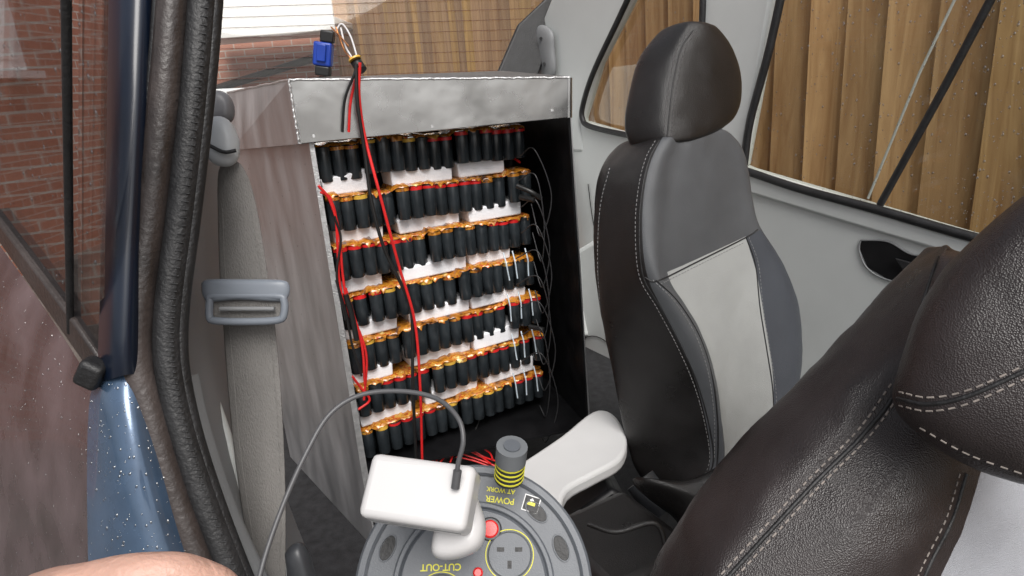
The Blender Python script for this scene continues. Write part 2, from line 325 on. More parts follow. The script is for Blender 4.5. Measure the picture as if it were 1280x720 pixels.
tubes("window_divider",[[FS(u,v,0) for u,v in ((1270,-60),(1180,110),(1100,256))]],.0085,rub,car,smooth=False)
tubes("window_guide_rail",[[FS(u,v,-.03) for u,v in ((1222,-60),(1150,90),(1085,248))]],.003,plas,car,smooth=False)
slab("door_handle_recess",[FS(u,v,.004) for u,v in ((1076,300),(1110,302),(1140,318),(1180,322),(1200,345),(1160,358),(1110,350),(1084,335),(1074,312))],-nF*.02,blk,car,bevel=.003)
tubes("door_handle_bezel",[[FS(u,v,.004) for u,v in ((1076,300),(1110,302),(1140,318),(1180,322),(1200,345),(1160,358),(1110,350),(1084,335),(1074,312),(1076,300))]],.0022,plasd,car)
slab("door_pull",[FS(u,v,.010) for u,v in ((1120,322),(1150,330),(1190,340),(1180,348),(1130,338))],nF*.006,rub,car,bevel=.003)
# rear hatch
nR=-yawdir(16); PR=W(480,50,2.4); nRt=(nR+Z*.25).normalized()
def RW(u,v,off=0): return PL(u,v,PR+nRt*off,nRt)
slab("rear_window_glass",[RW(u,v) for u,v in ((240,-80),(720,-80),(625,104),(240,130))],-nRt*.004,glsr,car)
tubes("demister_lines",[[RW(250,v+6,.004),RW(700-(v+30)*.45,v-7,.004)] for v in (-8,4,17,30,43,56,69,82,94)],.0009,mat("demister",(.10,.03,.02),.5),car,smooth=False,res=1)
slab("rear_window_frame",[RW(u,v,.01) for u,v in ((668,-80),(745,-80),(692,40),(668,110),(612,110),(622,90),(648,30),(690,-10))],-nRt*.03,rub,car,bevel=.008)
slab("tailgate_trim",[RW(u,v,.012) for u,v in ((230,112),(690,92),(740,420),(230,420))],-nRt*.04,plas,car,bevel=.01)
slab("car_floor",[(-.9,.55,.20),(1.6,.3,.20),(1.6,2.6,.20),(-1.2,2.8,.20)],(0,0,-.05),carpet,car)
def drops(name,fn_,n,rmin,rmax,nn,parent,box_,m=None):
    V=[];Fc=[]
    for i in range(n):
        u=random.uniform(box_[0],box_[2]); v=random.uniform(box_[1],box_[3]); c=fn_(u,v); 
        if c is None: continue
        rr=rmin+(rmax-rmin)*random.random()**2.5
        t1=nn.orthogonal().normalized(); t2=nn.cross(t1); b=len(V); K=8; el=random.uniform(1,1.5)
        V.append(c+nn*rr*.5)
        for kk,(s_,h_) in enumerate(((.6,.38),(1,0))):
            for j in range(K):
                a=2*math.pi*j/K; q=(t1*math.cos(a)+t2*math.sin(a))*rr*s_; q.z*=el; V.append(c+q+nn*rr*h_)
        for j in range(K):
            Fc.append([b,b+1+j,b+1+(j+1)%K]); Fc.append([b+1+j,b+1+K+j,b+1+K+(j+1)%K,b+1+(j+1)%K])
    return mk(name,V,Fc,m or dropm,parent,smooth=True)
drops("drops_front_glass",lambda u,v: FS(u,v,-.018),1100,.001,.0032,nF,car,(935,-40,1300,330))
drops("drops_rear_glass",lambda u,v: FS(u,v,-.018),120,.001,.003,nF,car,(735,-40,875,150))
drops("drops_quarter_glass",lambda u,v: N(u,v,.001) if v<265+u*1.3 else None,260,.0006,.002,nN,car,(0,-30,124,430))
TJ=bvh(jamb); TQ=bvh(qp)
def onj(u,v):
    q=onsurf(TJ,[(u,v)],0); return q[0] if q else None
def onq(u,v):
    q=onsurf(TQ,[(u,v)],0); return q[0] if q else None
drops("drops_jamb",onj,320,.0004,.0016,-F,car,(112,480,250,718),dropj)
drops("drops_quarter_panel",onq,240,.0005,.0016,-F,car,(0,320,112,718),dropj)
PW=W(760,545,1.40)
wm=catmull([PL(u,v,PW,Z) for u,v in ((560,640),(640,585),(700,545),(740,514),(766,516),(783,545),(776,572),(742,592),(708,612),(690,650),(600,700))],4)
slab("rear_step_moulding",wm,(0,0,-.03),plasw,car,bevel=.008)
slab("rear_step_skirt",[W(u,v,1.3) for u,v in ((650,660),(700,655),(765,610),(785,622),(740,700),(640,720))],F*.3,blk,car,bevel=.01)
box("tunnel_console",(-.09,-.10,-.06),(.09,.10,.06),leather,car,bevel=.02,mtx=Matrix.Translation(W(775,705,1.1))@Matrix.Rotation(.5,4,'Z'))
box("console_tray",(-.06,-.05,-.02),(.06,.05,.02),reeld,car,bevel=.01,mtx=Matrix.Translation(W(718,680,1.12))@Matrix.Rotation(.6,4,'Z'))
tubes("console_lip",[[W(735,655,1.02),W(770,665,1.0),(W(820,655,1.0)),W(835,700,1.0)]],.004,leather,car)
pts_=W(832,622,1.15)
tubes("seat_rail_bolt",[[pts_,pts_-F*.02]],.007,alu,car,smooth=False)
# ================================================================== BATTERY BOX
bat=empty("battery_box")
A0=W(385,178,1.30); yawF=math.degrees(math.atan2(.15,.526)); nB=yawdir(yawF)
lat=Vector((nB.y,-nB.x,0))
def BX(u,v,off=0): return PL(u,v,A0-nB*off,nB)
backv=(W(285,187,1.75)-A0); backv.z=0
FTL=BX(385,170); FBL=BX(462,640); FTR=BX(712,140); FBR=BX(736,532)
t=.004
slab("left_side_panel",[FTL,FBL+Z*-.16,FBL+backv+Z*-.16,FTL+backv],lat*t,alu,bat)
slab("left_return_lip",[BX(384,165),BX(390,165),BX(468,640),BX(460,640)],nB*-.003,weld,bat)
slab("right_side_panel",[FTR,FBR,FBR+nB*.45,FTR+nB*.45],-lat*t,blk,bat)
slab("right_outer_panel",[FTR+lat*.001,FBR+lat*.001,FBR+nB*.45+lat*.001,FTR+nB*.45+lat*.001],lat*.003,alu,bat)
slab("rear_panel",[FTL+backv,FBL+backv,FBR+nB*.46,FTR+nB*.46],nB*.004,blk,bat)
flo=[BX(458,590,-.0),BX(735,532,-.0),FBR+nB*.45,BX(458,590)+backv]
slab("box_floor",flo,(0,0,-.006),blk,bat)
LF=.018
a=BX(361,100,LF); b_=BX(712,97,LF); c_=BX(712,147,LF); d_=BX(374,180,LF)
slab("lid_front",[a,b_,c_,d_],nB*.004,alu2,bat,bevel=.0015)
e1=W(284,116,1.72); e2=W(289,188,1.72)
slab("lid_left",[a,d_,e2,e1],lat*.004,alu,bat)
br=b_+nB*.5; br.z=e1.z
slab("lid_top",[a+Z*.0025,b_+Z*.0025,br+Z*.0025,e1+Z*.0025],(0,0,-.004),mat("lid_top_metal",(.24,.24,.24),.5,.9,.2,6),bat)
slab("lid_right",[b_,c_,c_+nB*.5,br],-lat*.004,alu,bat)
rnd=lambda s: Vector([random.uniform(-s,s) for _ in range(3)])
def bead(a,b,n): return [a.lerp(b,i/n)+rnd(.0008) for i in range(n+1)]
tubes("weld_seam",[bead(a,d_,30),bead(a,b_,80),bead(a,e1,20)],.0024,weld,bat,k=2)
tubes("lid_corner_right",[[b_+nB*.006,c_+nB*.006]],.008,alu2,bat,smooth=False)
tubes("lid_rivets",[[q-nB*.0015,q] for q in [BX(392,170,LF),BX(690,138,LF),BX(540,158,LF)]],.003,weld,bat,smooth=False)
drops("drops_box_side",lambda u,v: (FTL+backv*random.uniform(.02,.9)+Z*-random.uniform(0,.7)-lat*.001),110,.0008,.0022,-lat,bat,(0,0,1,1),dropj)
# cells
CA=W(391,186,1.35); CB=W(648,160,1.56)
cd=(CB-CA); cd.z=0; nC=Vector((-cd.y,cd.x,0)).normalized()
def CP(u,v,off=0): return PL(u,v,CA-nC*off,nC)
q00=CP(391,178); q10=CP(650,155); q01=CP(456,582); q11=CP(679,501)
def cell_at(s,t_): return q00.lerp(q10,s).lerp(q01.lerp(q11,s),t_)
NR=7; NCOL=16; cdn=(q10-q00).normalized()
V=[];Fc=[];fmk=[]
def cyl(c,rad,h,k=14,cap=0,body=0):
    b=len(V); ln=Vector((random.uniform(-.0008,.0008),random.uniform(-.0008,.0008),0))
    for zz,rs in ((0,.93),(h*.02,1),(h*.97,1),(h,.93)):
        for j in range(k):
            a_=2*math.pi*j/k; V.append(c+Vector((math.cos(a_),math.sin(a_),0))*rad*rs+Z*(zz)+ln*(zz/h))
    for l in range(3):
        for j in range(k): Fc.append([b+l*k+j,b+l*k+(j+1)%k,b+(l+1)*k+(j+1)%k,b+(l+1)*k+j]); fmk.append(body)
    Fc.append([b+3*k+j for j in range(k)]); fmk.append(cap); Fc.append([b+j for j in reversed(range(k))]); fmk.append(body)
KV=[];KF=[]
RV=[];RF=[];RM=[]
colw=(q10-q00).length/NCOL
strip=[]
for i in range(NR):
    tb=(i+.72)/NR; tt=(i+.05)/NR
    stag=[0,0,0,1,1,1,.5,.5,0,0,1,1,1,.4,.4,.4]; ph=(i*5)%7
    base=len(KV); redrun=0
    for j in range(NCOL):
        s=(j+.5)/NCOL; lo=cell_at(s,tb); hi=cell_at(s,tt); h=(hi-lo).length
        g=stag[(j+ph)%NCOL]; dz=(g-.5)*.009+random.uniform(-.001,.001); lo=lo+Z*dz
        st=g*.020+random.uniform(-.001,.001)+.006
        cl=lo-nC*st; cyl(cl,colw*.485,h*.985,cap=random.choice([1,2,1]))
        cyl(cl+nC*colw*.95+cdn*colw*.4,colw*.48,h*.985,cap=1)
        if redrun<=0 and random.random()<.26: redrun=random.randint(2,4)
        redrun-=1
        b=len(RV); K=14; rr=colw*.50; top=cl+Z*(h*.87); mi=0 if redrun>=0 else random.choice([1,2,2,3,3])
        rh=h*random.uniform(.08,.13)
        for zz in (0,rh):
            for k in range(K): a_=2*math.pi*k/K; RV.append(top+Vector((math.cos(a_),math.sin(a_),0))*(rr+.0004)+Z*zz)
        for k in range(K): RF.append([b+k,b+(k+1)%K,b+K+(k+1)%K,b+K+k]); RM.append(mi)
        for k in range(5):
            ss=(j+k/5)/NCOL; e=cell_at(ss,tt)+Z*(.001+dz)
            bulge=math.sin(math.pi*k/5)*.005
            fr=e-nC*(st+colw*.36+bulge+random.uniform(-.003,.003)); 
            KV+= [e+nC*.05+Z*.004, e-nC*st*.3+Z*(.002+random.uniform(0,.005)), fr+Z*random.uniform(-.001,.003), fr-nC*.0005-Z*(random.random()**4*.012)]
    n=NCOL*5
    for k in range(n-1):
        for l in range(3): KF.append([base+k*4+l,base+(k+1)*4+l,base+(k+1)*4+l+1,base+k*4+l+1])
    if i>0:
        segs=[(.00,.20),(.29,.61),(.63,.90)] if i%2 else [(.0,.26),(.32,.62),(.65,.95)]
        for (s0,s1) in segs:
            s0+=random.uniform(-.025,.02); s1+=random.uniform(-.03,.02); s0=max(0,s0)
            ta=(i-.31+random.uniform(-.03,.03))/NR; tb2=(i+.02)/NR; of=random.uniform(.006,.018)
            sg=random.uniform(-.06,.06)
            p0=cell_at(s0,ta)-nC*of; pm=cell_at((s0+s1)/2,ta-.05*abs(sg))-nC*(of+.002); p1=cell_at(s1,ta+sg*.25)-nC*(of+random.uniform(-.005,.005)); p2=cell_at(s1-.006,tb2)-nC*of; p3=cell_at(s0+.006,tb2)-nC*of
            slab("foam_spacer",[p0,pm,p1,p2,p3],nC*.07,foam,bat,bevel=.004)
    if i>=3:
        for s in (.81,.87,.93):
            dx=random.uniform(-.008,.008)
            a1=cell_at(s+dx,(i-.20)/NR)-nC*.030; a2=cell_at(s+dx,tt)-nC*.040; a3=cell_at(s+dx+random.uniform(-.006,.01),(i+.45)/NR)-nC*.040
            strip.append([a1,a2,a2.lerp(a3,.5),a3])
slabs=mk("battery_cells",V,Fc,[cellm,kap,yel],bat,smooth=True,fm=fmk); slabs.data.set_sharp_from_angle(angle=math.radians(50))
mk("cell_end_rings",RV,RF,[redm,yel,kap,cellm],bat,fm=RM,smooth=True)
mk("kapton_tape_sheets",KV,KF,kap,bat,smooth=True)
tubes("balance_ribbons",strip,.0017,nick,bat,k=4)
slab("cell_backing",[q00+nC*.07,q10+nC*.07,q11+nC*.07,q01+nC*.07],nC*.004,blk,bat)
def cw(pts,off): return [CP(u,v,off) for u,v in pts]
tubes("red_sense_wires",[cw([(398,232),(412,250),(424,290),(428,340),(436,390),(452,430),(456,480)],.050),cw([(402,236),(418,262),(422,310),(424,350),(430,380)],.048),cw([(400,240),(412,246),(416,262)],.048),cw([(432,360),(444,400),(458,445),(455,500)],.048),cw([(440,470),(452,486),(462,500),(448,512)],.048)],.0028,redm,bat)
tubes("black_sense_wires",[cw([(420,350),(432,390),(440,430),(452,470)],.05),cw([(418,270),(426,300),(421,345),(432,400)],.052)],.0026,blkw,bat)
tubes("wire_sleeve",[cw([(432,368),(440,395),(446,425)],.054)],.006,blkw,bat)
main=[BX(450,78,.05),BX(449,120,.045),BX(456,170,.04),BX(474,240,.06),BX(498,330,.06),BX(518,400,.06),BX(525,480,.06),BX(528,585,.05)]
main2=[BX(445,80,.05),BX(447,130,.05),BX(456,190,.045),BX(464,250,.05),BX(480,310,.055),BX(506,365,.055),BX(515,400,.055),BX(516,480,.055),BX(521,590,.04)]
tubes("main_red_wire",[main],.0030,redm,bat); tubes("main_black_wire",[main2],.0036,blkw,bat)
tubes("red_loop",[[BX(436,165,.03),BX(438,130,.035),BX(444,100,.04),BX(448,85,.05)]],.0026,redm,bat)
tubes("black_loop",[[BX(428,165,.03),BX(431,125,.04),BX(442,95,.05),BX(447,82,.05)]],.0026,blkw,bat)
bw=[]
for k in range(9):
    y0=195+k*32; bw.append([BX(648+random.uniform(-4,4),y0,-.10),BX(668+k*1.2,y0-8,-.05),BX(684+random.uniform(-6,6)+k,y0+50,-.04),BX(676+k,y0+100,-.06),BX(664+k*1.5,y0+60+k*4,-.10)])
tubes("thin_black_wires",bw,.0014,mat("thin_wire",(.03,.03,.032),.35),bat)
tubes("wire_knots",[[BX(646,232,-.08),BX(664,240,-.06),BX(676,248,-.06)],[BX(650,246,-.08),BX(668,250,-.05)],[BX(662,408,-.08),BX(680,412,-.05)]],.006,blkw,bat)
tubes("red_tap_ends",[[BX(640,196,-.16),BX(650,203,-.14)],[BX(645,330,-.16),BX(655,338,-.14)]],.003,redm,bat,smooth=False)
fw=[]
for k in range(5):
    j_=lambda: random.uniform(-5,5)
    fw.append([BX(528+k*11+j_(),584-k*2,-.01),BX(550+k*9+j_(),566-k*3+j_(),-.05),BX(585+k*6+j_(),576-k*2+j_(),-.03),BX(618+j_(),586-k*3,.0)])
tubes("floor_red_wires",fw,.0022,redm,bat)
tubes("floor_black_wires",[[BX(540,590,0),BX(580,560,-.06),BX(600,520,-.12),BX(590,495,-.16)],[BX(560,590,0),BX(620,575,-.04),BX(610,545,-.1),BX(560,548,-.1)]],.0024,blkw,bat)
bb=BX(722,545,.02)
mb=Matrix.Translation(bb)@Matrix.Rotation(math.radians(16),4,'Z')
box("corner_bracket_plate",(-.03,-.025,-.018),(.03,.025,-.010),blk,bat,.002,mb)
box("corner_bracket_block",(.002,-.022,-.009),(.030,.022,.022),reeld,bat,.004,mb)
box("corner_bracket_nut",(-.022,-.01,-.009),(-.006,.006,.004),alu,bat,.002,mb)
# ================================================================== connector on the lid
con=empty("wire_connector")
cb=W(404,92,1.30)
cm=Matrix.Translation(cb)@Matrix.Rotation(math.radians(12),4,'Y')
box("connector_foot",(-.014,-.012,-.004),(.014,.012,.014),blkw,con,.003,cm)
box("connector_housing",(-.019,-.013,.014),(.016,.013,.058),bluec,con,.004,cm)
box("connector_latch",(-.011,-.019,.022),(.007,-.0135,.054),bluec,con,.002,cm)
box("connector_top",(-.008,-.010,.058),(.018,.010,.080),blkw,con,.003,cm)
tubes("loose_white_wires",[[W(418,42,1.3),W(427,30,1.3),W(438,45,1.29),W(446,70,1.28)],[W(426,35,1.3),W(432,58,1.29),W(444,78,1.28)]],.0018,whitep,con)
tubes("loose_orange_wires",[[W(420,34,1.3),W(430,62,1.29),W(436,70,1.28),W(445,80,1.28)],[W(414,34,1.3),W(424,44,1.29),W(436,58,1.28)]],.0015,cop,con)
tubes("cable_gland",[[W(443,74,1.27),W(452,88,1.265)]],.011,blkw,con,smooth=False)
tubes("cable_gland_ring",[[W(443,73,1.262),W(444,75,1.262)]],.0125,yel,con,smooth=False)
# ================================================================== SEAT BELT
belt=empty("seat_belt")
bl=[((270,196),(303,194)),((271,250),(322,250)),((272,330),(334,330)),((277,400),(345,400)),((282,470),(352,470)),((290,560),(357,560)),((303,650),(359,650)),((316,720),(357,720)),((326,790),(362,790))]
rows=[]
for i,(l_,r_) in enumerate(bl):
    dd=.74+.004*i
    rows.append([W(l_[0],l_[1],dd+.012),W(l_[0]*.5+r_[0]*.5,l_[1],dd),W(r_[0],r_[1],dd+.006),W(r_[0],r_[1],dd+.008),W(l_[0]*.5+r_[0]*.5,l_[1],dd+.002),W(l_[0],l_[1],dd+.014)])
web=loft("webbing",rows,beltm,belt,sub=2)
TW=bvh(web)
seam("webbing_edge_lines",TW,[[(278,260),(281,330),(286,400),(292,470),(300,560),(311,640),(324,715)],[(314,260),(325,330),(336,400),(343,470),(349,560),(351,640),(350,715)]],belt,.0007,beltm)
pillow("belt_guide",[W(u,v,.73) for u,v in ((259,160),(264,148),(278,146),(290,155),(298,175),(297,198),(285,208),(268,205),(258,190))],-F,.014,guidep,belt,pw=.6)
pillow("belt_guide_cover",[W(u,v,.76) for u,v in ((262,128),(270,114),(285,118),(292,134),(288,152),(266,152))],-F,.012,mat("anchor_grey",(.14,.14,.15),.4),belt,pw=.6)
tubes("guide_slot",[[W(262,182,.716),W(280,190,.714),(W(295,188,.716))]],.002,rub,belt)
pillow("tongue_upper",[W(u,v,.725) for u,v in ((252,354),(262,349),(310,349),(352,350),(362,357),(360,372),(350,377),(300,375),(262,377),(253,368))],-F,.007,beltp,belt,pw=.45)
fr=[W(u,v,.722) for u,v in ((262,376),(262,396),(270,401),(310,402),(348,400),(355,392),(355,376),(345,370),(270,370),(262,376))]
tubes("tongue_frame",[fr],.0042,beltp,belt,k=4)
tubes("tongue_bar",[[W(275,386,.72),W(343,386,.72)]],.0025,plasd,belt,smooth=False)
slab("tongue_plate",[W(u,v,.727) for u,v in ((266,374),(352,374),(350,398),(268,398))],F*.002,beltm,belt)
pillow("belt_buckle",[W(u,v,.66) for u,v in ((357,690),(366,680),(378,680),(388,700),(394,740),(366,745))],-F,.012,reeld,belt,pw=.6)
# ================================================================== FAR SEAT
seat=empty("car_seat")
nS=(Vector((math.sin(math.radians(32)),-math.cos(math.radians(32)),0))+Z*.22).normalized(); PS=W(870,350,1.27)
def SP(u,v,off=0): return PL(u,v,PS+nS*off,nS)
T_=[ # S, c0, c1, c2, c3
 ((764,183),(824,176),(848,173),(896,164),(920,166)),
 ((742,203),(812,198),(838,194),(910,182),(938,186)),
 ((735,235),(803,235),(830,230),(920,212),(944,215)),
 ((732,285),(799,285),(828,280),(924,250),(947,250)),
 ((733,340),(804,345),(820,350),(932,296),(953,284)),
 ((738,390),(826,385),(848,378),(944,330),(980,310)),
 ((746,435),(850,430),(874,420),(950,385),(1004,352)),
 ((756,490),(872,480),(890,470),(958,435),(1014,400)),
 ((766,540),(886,530),(897,525),(966,490),(1012,450)),
 ((776,580),(892,575),(897,575),(965,540),(998,505)),
 ((796,606),(880,606),(893,605),(950,580),(974,560))]
rows=[]
for i,(S,c0,c1,c2,c3) in enumerate(T_):
    lo=max(0,min(1,(i-3)/3)); cr_=.012+.022*lo
    P0=SP(*c0); d0=(P0-C).dot(F); Sp=W(S[0],S[1],d0+.13); th=.15
    P1=SP(*c1); P2=SP(*c2); P3=SP(*c3)
    rows.append([Sp,Sp.lerp(P0,.12)+nS*.035-R*.002,Sp.lerp(P0,.6)+nS*.03,P0+nS*.004,P0.lerp(P1,.55)+nS*cr_,P1+nS*.004*(1-lo),P1.lerp(P2,.33)+nS*.012*(1-lo),P1.lerp(P2,.66)+nS*.012*(1-lo),P2+nS*.004*(1-lo),P2.lerp(P3,.5)+nS*cr_*.8,P3-nS*.01,P3-nS*th*.6,P3.lerp(P0,.25)-nS*th,P3.lerp(P0,.75)-nS*th])
def cap(row,up,sh,back): 
    c=sum(row,Vector())/len(row); return [c+(q-c)*sh+up+back for q in row]
rows=[cap(rows[0],Z*.012,.80,Vector())]+rows+[cap(rows[-1],Z*-.02,.85,Vector())]
def fms(i,j):
    if j in (0,1,2): return 0
    if j in (3,4): return 1
    if j in (5,6,7): return 2 if i>=5 else 1
    if j in (8,9): return 3 if i>=5 else 1
    return 0
tx=bpy.data.textures.new("leather_creases","CLOUDS"); tx.noise_scale=.07
def crease(o,st):
    dm=o.modifiers.new("crease","DISPLACE"); dm.texture=tx; dm.strength=st; dm.texture_coords='GLOBAL'
sb=loft("backrest",rows,[leather,greyl,lightl,bluel],seat,fms,sub=3); crease(sb,.005)
TS=bvh(sb)
def colpath(k,a=0,b=11): return [t_[k] for t_ in T_][a:b]
seam("backrest_seams",TS,[colpath(1),colpath(2,4),colpath(3,4),[(806,347),(822,351),(870,328),(932,297),(947,287)]],seat,.0016,rub)
sh=lambda pts,dx,dy=0:[(u+dx,v+dy) for u,v in pts]
stitches("backrest_stitching",TS,[sh(colpath(1),-5),sh(colpath(2,4,10),-4),sh(colpath(3,4,10),4),[(826,355),(870,333),(932,302)],[(762,210),(750,260),(747,330),(752,400),(762,470),(778,550)]],seat,.005,.003,.0007,m=stitchd)
HT=[((812,44),(860,30),(905,38)),((787,70),(851,56),(926,64)),((776,100),(842,94),(937,96)),((768,134),(836,130),(937,126)),((765,164),(834,160),(925,150)),((776,184),(835,180),(898,166))]
rows=[]
for S,c0,c3 in HT:
    P0=SP(*c0,.0); d0=(P0-C).dot(F); Sp=W(S[0],S[1],d0+.07); P3=SP(*c3)
    rows.append([Sp,Sp.lerp(P0,.2)+nS*.03,Sp.lerp(P0,.65)+nS*.03,P0+nS*.008,P0.lerp(P3,.35)+nS*.02,P0.lerp(P3,.75)+nS*.014,P3-nS*.005,P3-nS*.06,P3.lerp(P0,.5)-nS*.09])
rows=[cap(rows[0],Z*.010,.7,Vector())]+rows+[cap(rows[-1],Z*-.006,.85,Vector())]
hd=loft("headrest",rows,leather,seat,None,sub=3); crease(hd,.004)
TH=bvh(hd)
hp=[(866,38),(852,60),(843,96),(838,130),(834,172)]
seam("headrest_seam",TH,[hp],seat,.0014); stitches("headrest_stitching",TH,[sh(hp,-5),sh(hp,5)],seat,.005,.003,.0007,m=mat("dark_thread",(.08,.075,.075),.8))
tubes("headrest_posts",[[SP(832,165,-.03),SP(838,205,-.04)],[SP(885,155,-.03),SP(888,195,-.04)]],.006,alu,seat,smooth=False)
pillow("cushion",[W(u,v,1.12) for u,v in ((790,600),(860,602),(960,560),(1060,600),(1080,720),(900,790),(800,760),(850,660))],Z*.6-F*.5,.06,leather,seat,pw=.6)
tubes("seat_recliner",[[W(800,600,1.22),W(830,640,1.2)]],.03,reeld,seat,smooth=False)
# ================================================================== NEAR SEAT
ns=empty("car_seat.001")
NT=[ # S, c0, c1, c2
 ((1150,316),(1172,322),(1240,330),(1400,330)),
 ((1106,346),(1150,390),(1240,420),(1420,420)),
 ((1046,406),(1122,484),(1236,520),(1420,520)),
 ((980,472),(1080,542),(1208,592),(1420,600)),
 ((898,552),(1018,604),(1190,650),(1420,680)),
 ((836,624),(955,672),(1160,710),(1420,770)),
 ((792,710),(895,738),(1132,780),(1420,860)),
 ((770,800),(850,820),(1102,860),(1420,960))]
rows=[]
for i,(S,c0,c1,c2) in enumerate(NT):
    d=.70-.008*i
    Sp=W(*S,d+.13); P0=W(*c0,d); P1=W(*c1,d-.005); P2=W(*c2,d+.05)
    mid=Sp.lerp(P0,.5)-F*.045+U*.008
    rows.append([Sp,Sp.lerp(mid,.45)-F*.012+U*.004,mid,mid.lerp(P0,.6)-F*.006,P0,P0.lerp(P1,.3)-F*.030,P0.lerp(P1,.72)-F*.028,P1,P1.lerp(P2,.5)+F*.005,P2,P2+F*.25,Sp.lerp(P2+F*.25,.4)+F*.05])
rows=[cap(rows[0],Z*.008+F*.02,.85,Vector())]+rows
def fmn(i,j):
    if j in (7,8): return 1
    return 0
nb=loft("backrest",rows,[brownl,mat("pale_leather",(.33,.34,.37),.5,0,.15,8,.4,900,voro=True)],ns,fmn,sub=3)
crease(nb,.010)
TB=bvh(nb)
s1=[t_[1] for t_ in NT][:7]
seam("backrest_seam",TB,[s1,[t_[2] for t_ in NT][3:7]],ns,.0022,rub)
stitches("backrest_stitching",TB,[sh(s1,7,3)[2:],sh(s1,-8,-4)[2:]],ns,.0055,.0035,.0010)
stitches("bolster_stitching",TB,[sh([t_[2] for t_ in NT][3:7],-8)],ns,.005,.0035,.0008)
hn=(-F*.8+U*.1-R*.5).normalized(); HP=W(1200,430,.60)
hpoly=[PL(u,v,HP,hn) for u,v in ((1300,228),(1225,288),(1172,345),(1135,420),(1116,495),(1150,545),(1210,580),(1290,608),(1390,610),(1450,500),(1440,330),(1380,230))]
nh=pillow("headrest",hpoly,hn,.05,brownl,ns,Tb=.05,pw=.5,rings=9)
crease(nh,.008)
TN=bvh(nh)
pa=[(1122,498),(1160,505),(1210,495),(1285,462)]
seam("headrest_seam",TN,[pa],ns,.002); stitches("headrest_stitching",TN,[sh(pa,2,-8),sh(pa,2,9),[(1150,535),(1210,568),(1285,595)]],ns,.0055,.0035,.0009)
# ================================================================== EXTENSION REEL
reel=empty("extension_cable_reel")
rz=(-F*.90+U*.40).normalized(); rx=(R-rz*R.dot(rz)).normalized(); ry=rz.cross(rx)
RC=W(592,733,.80)
RM_=Matrix((rx,ry,rz)).transposed().to_4x4(); RM_.translation=RC
def rl(x,y,z=0): return RM_@Vector((x,y,z))
def disc(name,cx,cy,rad,z0,z1,m,parent,inner=0,K=72,bev=.002,sx=1,sy=1,rot=0):
    V=[];F_=[]
    prof=[(inner,z0),(rad,z0),(rad,z1-bev),(rad-bev,z1),(max(inner+ (bev if inner else 0),0.0001),z1)]
    if inner: prof.append((inner,z1-bev))
    for (q,zz) in prof:
        for j in range(K):
            a_=2*math.pi*j/K; X=q*math.cos(a_)*sx; Y=q*math.sin(a_)*sy
            V.append(rl(cx+X*math.cos(rot)-Y*math.sin(rot),cy+X*math.sin(rot)+Y*math.cos(rot),zz))
    n=len(prof)
    for l in range(n-(0 if inner else 1)):
        l2=(l+1)%n
        for j in range(K): F_.append([l*K+j,l*K+(j+1)%K,l2*K+(j+1)%K,l2*K+j])
    o=mk(name,V,F_,m,parent,smooth=True); o.data.set_sharp_from_angle(angle=math.radians(35)); return o
RR=.142
disc("back_flange",0,0,RR,-.10,-.094,reelm,reel)
disc("cable_drum",0,0,.10,-.094,-.012,blkw,reel)
disc("front_flange",0,0,RR,-.012,0,reelm,reel,bev=.004)
disc("outer_rim",0,0,RR+.001,-.010,.006,reelm,reel,inner=RR-.012,bev=.003)
disc("inner_step",0,0,.098,.0005,.006,reelm,reel,inner=.090,bev=.002)
disc("hub_plate",0,0,.0895,.0005,.009,reelm,reel,bev=.003)
for a_ in (22,48,135,158,200,250,300,340):
    q=math.radians(a_); 
    disc("flange_slot",.115*math.cos(q),.115*math.sin(q),.015,.0004,.0012,rub,reel,K=24,bev=.0003,sx=1,sy=.5,rot=q+math.pi/2)
    disc("flange_slot_lip",.115*math.cos(q),.115*math.sin(q),.017,.0004,.0024,reelm,reel,inner=.0152,K=24,bev=.0003,sx=1,sy=.55,rot=q+math.pi/2)
def sq(name,cx,cy,w,h,z0,z1,m,rot=0,bev=.002):
    mm=RM_@Matrix.Translation((cx,cy,0))@Matrix.Rotation(rot,4,'Z')
    return box(name,(-w/2,-h/2,z0),(w/2,h/2,z1),m,reel,bev,mm)
def px(u,v):
    q=RM_.inverted()@PL(u,v,RC,rz); return q.x,q.y
sx_,sy_=px(637,694)
disc("socket_face",sx_,sy_,.027,.009,.0115,reelm,reel,bev=.002)
disc("socket_outline",sx_,sy_,.0295,.0092,.0102,yelp,reel,inner=.0284,bev=.0002)
for dx,dy,w,h in ((0,-.011,.005,.009),(-.011,.006,.009,.005),(.011,.006,.009,.005)): sq("socket_slot",sx_+dx,sy_+dy,w,h,.0116,.0120,rub,0,0)
s2,s3=px(552,748)
disc("socket_face_b",s2,s3,.027,.009,.0115,reelm,reel,bev=.002)
disc("socket_outline_b",s2,s3,.0295,.0092,.0102,yelp,reel,inner=.0284,bev=.0002)
bx,by=px(613,662); disc("reset_button_red",bx,by,.0105,.009,.014,redp,reel,K=32); 
disc("reset_button_collar",bx,by,.0145,.009,.0105,reeld,reel,K=32)
bx,by=px(598,716); disc("neon_lamp",bx,by,.006,.009,.014,redp,reel,K=24)
def text(s,u,v,size,m,rot=math.pi,par=reel,z=.0105):
    cu=bpy.data.curves.new("t","FONT"); cu.body=s; cu.size=size; cu.align_x='CENTER'; cu.align_y='CENTER'; cu.extrude=.0002; cu.offset=.0002
    o=bpy.data.objects.new("lettering_"+s.lower().replace(" ","_").replace("-","_"),cu); sc.collection.objects.link(o); cu.materials.append(m)
    x,y=px(u,v); mw=RM_@Matrix.Translation((x,y,z))@Matrix.Rotation(rot,4,'Z'); o.parent=par; o.matrix_world=mw; return o
text("POWER",625,625,.0105,yelp,math.pi-.12,z=.0012); text("AT WORK",626,613,.0078,yelp,math.pi-.12,z=.0012)
